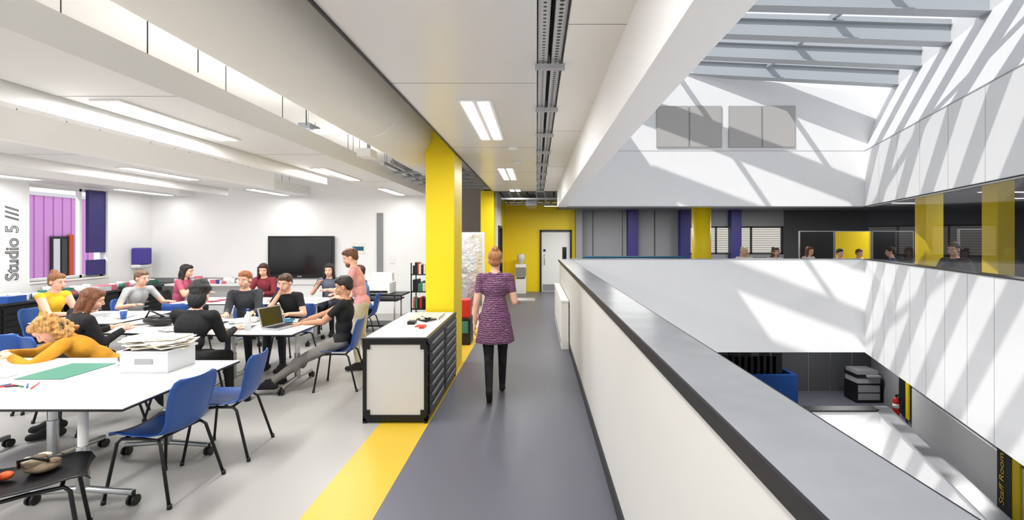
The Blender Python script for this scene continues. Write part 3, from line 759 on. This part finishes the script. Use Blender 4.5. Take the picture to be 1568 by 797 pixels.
def person(name,x,y,yaw,pel=(0,-.04,.565),lean=6,tilt=0,hands=((-.14,.42,.775),(.14,.42,.775)),feet=((-.12,.38,.09),(.12,.40,.09)),head=(0,8,0),
           hair=('short',(70,50,36)),skin=None,top=(60,60,64),sleeve='short',leg=(40,42,52),shoe=(30,30,32),s=1.0,skirt=None,poles=None,beard=None,topm=None,curl=(.5,.5),footdir=None,wide=1.0,kp=(0,1,.6),hang=None):
    skin=skin or SK1
    P=V(pel); la=math.radians(lean); ta=math.radians(tilt)
    u=V((math.sin(ta),math.sin(la)*math.cos(ta),math.cos(la)*math.cos(ta))).normalized()
    r=V((1,0,0)); r=(r-u*r.dot(u)).normalized(); f=u.cross(r)
    R=Matrix((r,f,u)).transposed()
    N=P+u*.50; H=N+u*.085+V((0,0,.06))+f*.03
    b=MB(); m=WHITE; wd=wide
    b.ell(P,(.150*wd,.115,.12),m,R); b.ell(P+u*.17,(.125*wd,.098,.14),m,R); b.ell(P+u*.33,(.150*wd,.108,.165),m,R)
    Sh=[N-u*.055-r*.165*wd,N-u*.055+r*.165*wd]
    b.capsule(Sh[0],Sh[1],.056,.056,m); b.ell(N-u*.03,(.10,.07,.05),m,R)
    bones=[('torso',P-u*.03,P+u*.36,.125,.12),('torso',Sh[0],Sh[1],.056,.056),('neck',N+u*.03,H,.05,.05)]
    b.capsule(N-u*.06,H-u*.03,.054,.05,m)
    dh=[]
    for i,sg in ((0,-1),(1,1)):
        pole=(poles[i] if poles else (sg*.6,-.5,-.8))
        E,W=ik(Sh[i],hands[i],.285,.25,pole)
        ex=.008 if sleeve=='long' else 0
        b.capsule(Sh[i],E,.054+ex,.041+ex,m); b.capsule(E,W,.040+ex,.027+ex,m)
        bones+= [('uarm',Sh[i],E,.054+ex,.041+ex),('farm',E,W,.040+ex,.027+ex)]
        dh.append((E,W,sg))
        hp=P+r*sg*.09-u*.0
        K,A=ik(hp,feet[i],.43,.42,kp)
        b.capsule(hp,K,.090,.060,m); b.capsule(K,A,.058,.040,m); 
        mid=K.lerp(A,.3); b.ell(mid+V((0,-.012,0)),(.05,.052,.09),m)
        fd=V(footdir[i]) if footdir else V((0,1,0)); fd.normalize()
        he=A-fd*.045-V((0,0,.045)); to=A+fd*.15-V((0,0,.052))
        b.capsule(he,to,.040,.034,m)
        b.capsule(A,A+fd*.08-V((0,0,.03)),.040,.035,m)
        bones+=[('thigh',hp,K,.090,.060),('calf',K,A,.058,.040),('foot',he,to,.042,.037),('foot',A+V((0,0,-.01)),A+fd*.08-V((0,0,.03)),.040,.035)]
    if skirt:
        hem=V((P.x,P.y,skirt)); k=10; vs=[];fs=[];nn_=24
        for j in range(k+1):
            t=j/k; c2=(P+u*.2).lerp(hem,t); rx=.122+(.225-.122)*t**.85; ry=.098+(.18-.098)*t**.85
            for a in range(nn_):
                th=2*math.pi*a/nn_; w=1+.045*math.sin(th*6)*t
                vs.append(c2+V((rx*w*math.cos(th),ry*w*math.sin(th),0)))
        for j in range(k):
            for a in range(nn_): fs.append((j*nn_+a,(j+1)*nn_+a,(j+1)*nn_+(a+1)%nn_,j*nn_+(a+1)%nn_))
        fs.append(tuple(range(nn_))); fs.append(tuple(range(k*nn_+nn_-1,k*nn_-1,-1)))
        b.add(vs,fs,m)
    if hang:
        b.ell((P.x,P.y-.1,(P.z+hang)/2+.02),(.24*wd,.11,(P.z-hang)/2+.1),m); bones.append(('torso',V((-.12,P.y-.1,P.z)),V((.12,P.y-.1,hang)),.1,.1))
    vs,fs=remesh(b,.013,3)
    cen=np.array([vs[list(q)].mean(axis=0) for q in fs])
    best=np.full(len(cen),1e9); bi=np.zeros(len(cen),int); bt=np.zeros(len(cen))
    for k,(tg,a,c,ra,rb) in enumerate(bones):
        a=np.array(a);c=np.array(c);ab=c-a
        t=np.clip(((cen-a)@ab)/(ab@ab),0,1); dd=np.linalg.norm(cen-(a+t[:,None]*ab),axis=1)-(ra+(rb-ra)*t)
        w=dd<best; best[w]=dd[w]; bi[w]=k; bt[w]=t[w]
    TM=topm or cm(top); LM=cm(leg) if leg else skin; SM=cm(shoe)
    Mts=[]
    un=np.array(u)
    for k in range(len(cen)):
        tg=bones[bi[k]][0]; t=bt[k]
        if skirt and tg in('thigh','calf','torso') and cen[k][2]>skirt-.012: q=TM
        elif tg=='torso':
            h=(cen[k]-np.array(P))@un
            if h>.495 and abs((cen[k]-np.array(N))@np.array(r))<.07: q=skin
            else: q=TM if h>-.03 or skirt or hang else LM
        elif tg=='neck': q=skin
        elif tg=='uarm': q=TM if (sleeve=='long' or (sleeve=='short' and t<.62) or t<.12) else skin
        elif tg=='farm': q=TM if (sleeve=='long' and t<.96) else skin
        elif tg=='thigh':
            h=(cen[k]-np.array(P))@un
            q=TM if (h>.0 and t<.12) else LM
        elif tg=='calf': q=LM if t<.93 else SM
        else: q=SM
        Mts.append(q)
    o=MB()
    o.merge([tuple(p) for p in vs],fs,Mts)
    for i,(E,W,sg) in enumerate(dh):
        d=(W-E); n=V((0,0,-1))
        if abs(d.normalized().z)>.75: n=V((-sg,0.2,0))
        hand(o,W-d.normalized()*.008,d,n,-sg if n.z<-.5 else sg,skin,curl[i])
    HM=Matrix.Translation(H)@Matrix.Rotation(math.radians(head[0]),4,'Z')@Matrix.Rotation(math.radians(-head[1]),4,'X')@Matrix.Rotation(math.radians(head[2]),4,'Y')
    o.merge([tuple(p) for p in HEAD[0]],HEAD[1],[skin]*len(HEAD[1]),True,HM)
    hm=cm(hair[1],'hair')
    hv,hf=HAIR[hair[0]]; o.merge([tuple(p) for p in hv],hf,[hm]*len(hf),True,HM)
    for sg in (-1,1):
        o.ell((sg*.031,.078,.006),(.013,.009,.008),EYEW,nu=8,nv=6,M=HM); o.ell((sg*.031,.0855,.006),(.0058,.003,.0058),EYED,nu=8,nv=5,M=HM)
        o.ell((sg*.031,.086,.026),(.017,.005,.004),hm,nu=8,nv=5,M=HM)
    o.ell((0,.0925,-.058),(.021,.005,.0045),LIP,nu=10,nv=5,M=HM); o.ell((0,.0915,-.067),(.017,.006,.005),LIP,nu=10,nv=5,M=HM)
    if beard:
        bm=cm(beard,'hair'); o.ell((0,.055,-.085),(.052,.048,.042),bm,M=HM); o.ell((0,.092,-.048),(.026,.008,.005),bm,M=HM)
    M=Matrix.Translation((x,y,0))@Matrix.Rotation(math.radians(yaw),4,'Z')@Matrix.Scale(s,4)
    ob=o.obj(name); ob.matrix_world=M
    return ob
BR=(74,50,34); DK=(34,28,26); GI=(168,92,48); BL=(178,134,76)
DRESS=wavemat("patterned_dress",(84,44,74),(158,120,148),13,'Z',.85,.3,dist=5)
person("woman_walking",-.47,5.3,4,pel=(0,0,.93),lean=3,hands=((-.235,.02,.84),(.24,.24,1.06)),feet=((-.06,-.24,.165),(.08,.2,.09)),head=(0,4,0),hair=('bun',(160,108,70)),
       topm=DRESS,sleeve='short',leg=(22,22,24),shoe=(24,24,26),skirt=.64,s=.985,footdir=((0,.7,-.75),(0,1,.0)),poles=((-.35,-1,0),(.15,-.7,-.8)),kp=(0,1,.1))
one("paper_folder",lambda b:b.box(-.27,-.02,5.53,5.76,1.055,1.067,GREYT))
PINK=mat("pink_check_shirt",(222,158,156),.85,var=.2,scale=50,bump=.5,bscale=12)
person("standing_man",-2.42,6.5,100,pel=(0,0,.93),lean=12,hands=((-.12,.40,1.12),(.14,.38,1.1)),feet=((-.12,.02,.09),(.13,-.06,.09)),head=(5,22,0),hair=('short',(96,60,36)),beard=(110,66,38),
       topm=PINK,sleeve='short',leg=(196,186,160),shoe=(40,36,34),s=.985,kp=(0,1,.1))
def seat(name,x,y,yaw,k=0,**kw):
    chair(x,y,yaw,k); return person(name,x,y,yaw,**kw)
NP=((-.25,-.4,-.9),(.25,-.4,-.9))
seat("seated_man_with_laptop",-2.40,5.72,95,lean=-4,hands=((-.12,.38,.79),(.16,.44,.79)),feet=((-.3,.72,.12),(-.05,.70,.12)),head=(5,16,0),hair=('short',DK),top=(24,24,26),leg=(120,116,112),shoe=(26,26,28),skin=SK2,poles=NP)
seat("seated_person_in_black_coat",-3.58,4.84,-8,1,lean=14,hands=((-.16,.42,.79),(.16,.42,.79)),hair=('cap',(20,20,22)),head=(20,14,0),top=(20,20,22),sleeve='long',leg=(22,22,24),wide=1.3,hang=.15,poles=NP)
seat("seated_woman_in_black_top",-4.98,4.9,-25,lean=26,tilt=8,hands=((-.1,.48,.78),(.2,.46,.78)),hair=('long',(110,66,40)),head=(-15,18,10),top=(28,27,30),sleeve='long',wide=1.12,poles=NP)
seat("seated_woman_curly_hair",-4.12,4.56,128,lean=52,hands=((-.13,.64,.77),(.10,.72,.77)),hair=('curly',BL),head=(0,50,0),top=(184,128,26),sleeve='long',leg=(60,64,80),wide=1.0,poles=((-.8,-.3,-.4),(.8,-.3,-.4)))
seat("seated_woman_in_yellow",-6.78,6.55,-95,lean=12,hands=((-.15,.42,.775),(.14,.45,.775)),hair=('bun',(140,94,60)),head=(0,10,0),top=(226,180,40),sleeve='none',poles=NP)
seat("seated_man_in_grey",-6.42,7.5,-110,lean=20,hands=((-.25,.44,.78),(.22,.38,.78)),hair=('short',(110,84,66)),head=(10,8,0),top=(168,170,172),sleeve='short')
seat("seated_woman_in_pink",-6.62,8.7,-80,1,lean=14,hands=((-.1,.45,.78),(.1,.3,.95)),hair=('long',DK),head=(0,10,0),top=(186,90,116),sleeve='short')
seat("seated_man_red_hair",-4.18,6.75,200,lean=6,hands=((-.16,.42,.775),(.14,.42,.775)),hair=('short',(150,88,52)),head=(-18,6,0),top=(52,54,60),sleeve='long',poles=NP)
seat("seated_woman_in_maroon",-5.2,9.05,180,lean=12,hands=((-.16,.42,.775),(.14,.42,.775)),hair=('long',(60,30,28)),head=(20,14,0),top=(120,38,50),sleeve='long')
seat("seated_boy_in_black",-3.5,6.75,172,lean=18,hands=((-.2,.40,.775),(.04,.24,1.02)),hair=('short',(72,48,32)),head=(4,16,0),top=(22,22,24),sleeve='short',poles=((-.6,-.5,-.8),(.5,.2,-.9)))
seat("seated_girl_dark_hair",-3.95,9.0,190,1,lean=12,hands=((-.16,.42,.775),(.14,.3,.95)),hair=('long',DK),head=(0,6,0),top=(90,94,110),sleeve='short')
seat("seated_student_in_blue",-3.05,8.3,95,lean=10,hands=((-.16,.42,.775),(.14,.42,.775)),hair=('short',(60,40,30)),top=(90,130,180),sleeve='short')
chair(-5.5,5.0,10); chair(-5.4,7.25,0); chair(-6.9,5.6,-60)
def std(name,x,y,yaw,s=.93,**kw):
    a=dict(pel=(0,0,.93),lean=6,hands=((-.2,.3,1.15),(.2,.3,1.15)),feet=((-.1,0,.09),(.1,.03,.09)),kp=(0,1,.1)); a.update(kw)
    return person(name,x,y,yaw,s=s,**a)
std("woman_blonde_hair",5.3,12.0,150,.93,hair=('curly',(220,200,160)),top=(230,228,224),sleeve='long')
std("woman_dark_curls",6.0,11.9,180,.925,hair=('curly',(90,66,50)),top=(200,198,196),sleeve='long')
std("woman_brown_hair",6.95,12.1,200,.935,hair=('long',(110,60,36)),top=(214,206,200),sleeve='short')
std("man_in_white",7.75,12.1,180,.90,hair=('short',DK),top=(236,234,232))
std("girl_in_white",8.54,12.55,190,.89,hair=('short',(130,80,50)),top=(240,240,240))
std("man_in_dark_jacket",7.37,8.25,110,1.02,hair=('short',DK),top=(50,54,64),sleeve='long')
std("person_in_white_shirt",7.8,9.4,-60,.97,hair=('short',(60,56,54)),top=(220,220,220))
std("person_in_blue_jumper",8.3,10.9,60,.94,hair=('short',(50,40,36)),top=(60,64,110),sleeve='long')
# ------------------------------------------------------------ light
w=D.worlds.new("World"); bpy.context.scene.world=w; w.use_nodes=True
nt=w.node_tree; bg=nt.nodes["Background"]
tc=nt.nodes.new("ShaderNodeTexCoord"); sx=nt.nodes.new("ShaderNodeSeparateXYZ"); rp=nt.nodes.new("ShaderNodeValToRGB")
nt.links.new(tc.outputs["Generated"],sx.inputs[0]); nt.links.new(sx.outputs[2],rp.inputs[0]); nt.links.new(rp.outputs[0],bg.inputs[0])
rp.color_ramp.elements[0].position=0.0; rp.color_ramp.elements[0].color=(.97,.97,1,1)
rp.color_ramp.elements[1].position=.7; rp.color_ramp.elements[1].color=(.75,.82,.92,1)
bg.inputs[1].default_value=.88
sd=V((.5,.42,-.72)).normalized()
l=D.lights.new("sun",'SUN'); l.energy=2.8; l.angle=.014; l.color=(1,.98,.95)
o=D.objects.new("sun",l); col.objects.link(o); o.rotation_euler=sd.to_track_quat('-Z','Y').to_euler(); o.location=(0,0,12)
c=D.cameras.new("camera"); co=D.objects.new("camera",c); col.objects.link(co)
co.location=(0,0,1.8); co.rotation_euler=(math.radians(90),0,0)
c.sensor_fit='HORIZONTAL'; c.sensor_width=36; c.lens=720/1568*36; c.shift_x=-38/1568; c.shift_y=-33.5/1568; c.clip_start=.05; c.clip_end=200
bpy.context.scene.camera=co
vs_=bpy.context.scene.view_settings; vs_.view_transform='Standard'; vs_.exposure=0.4
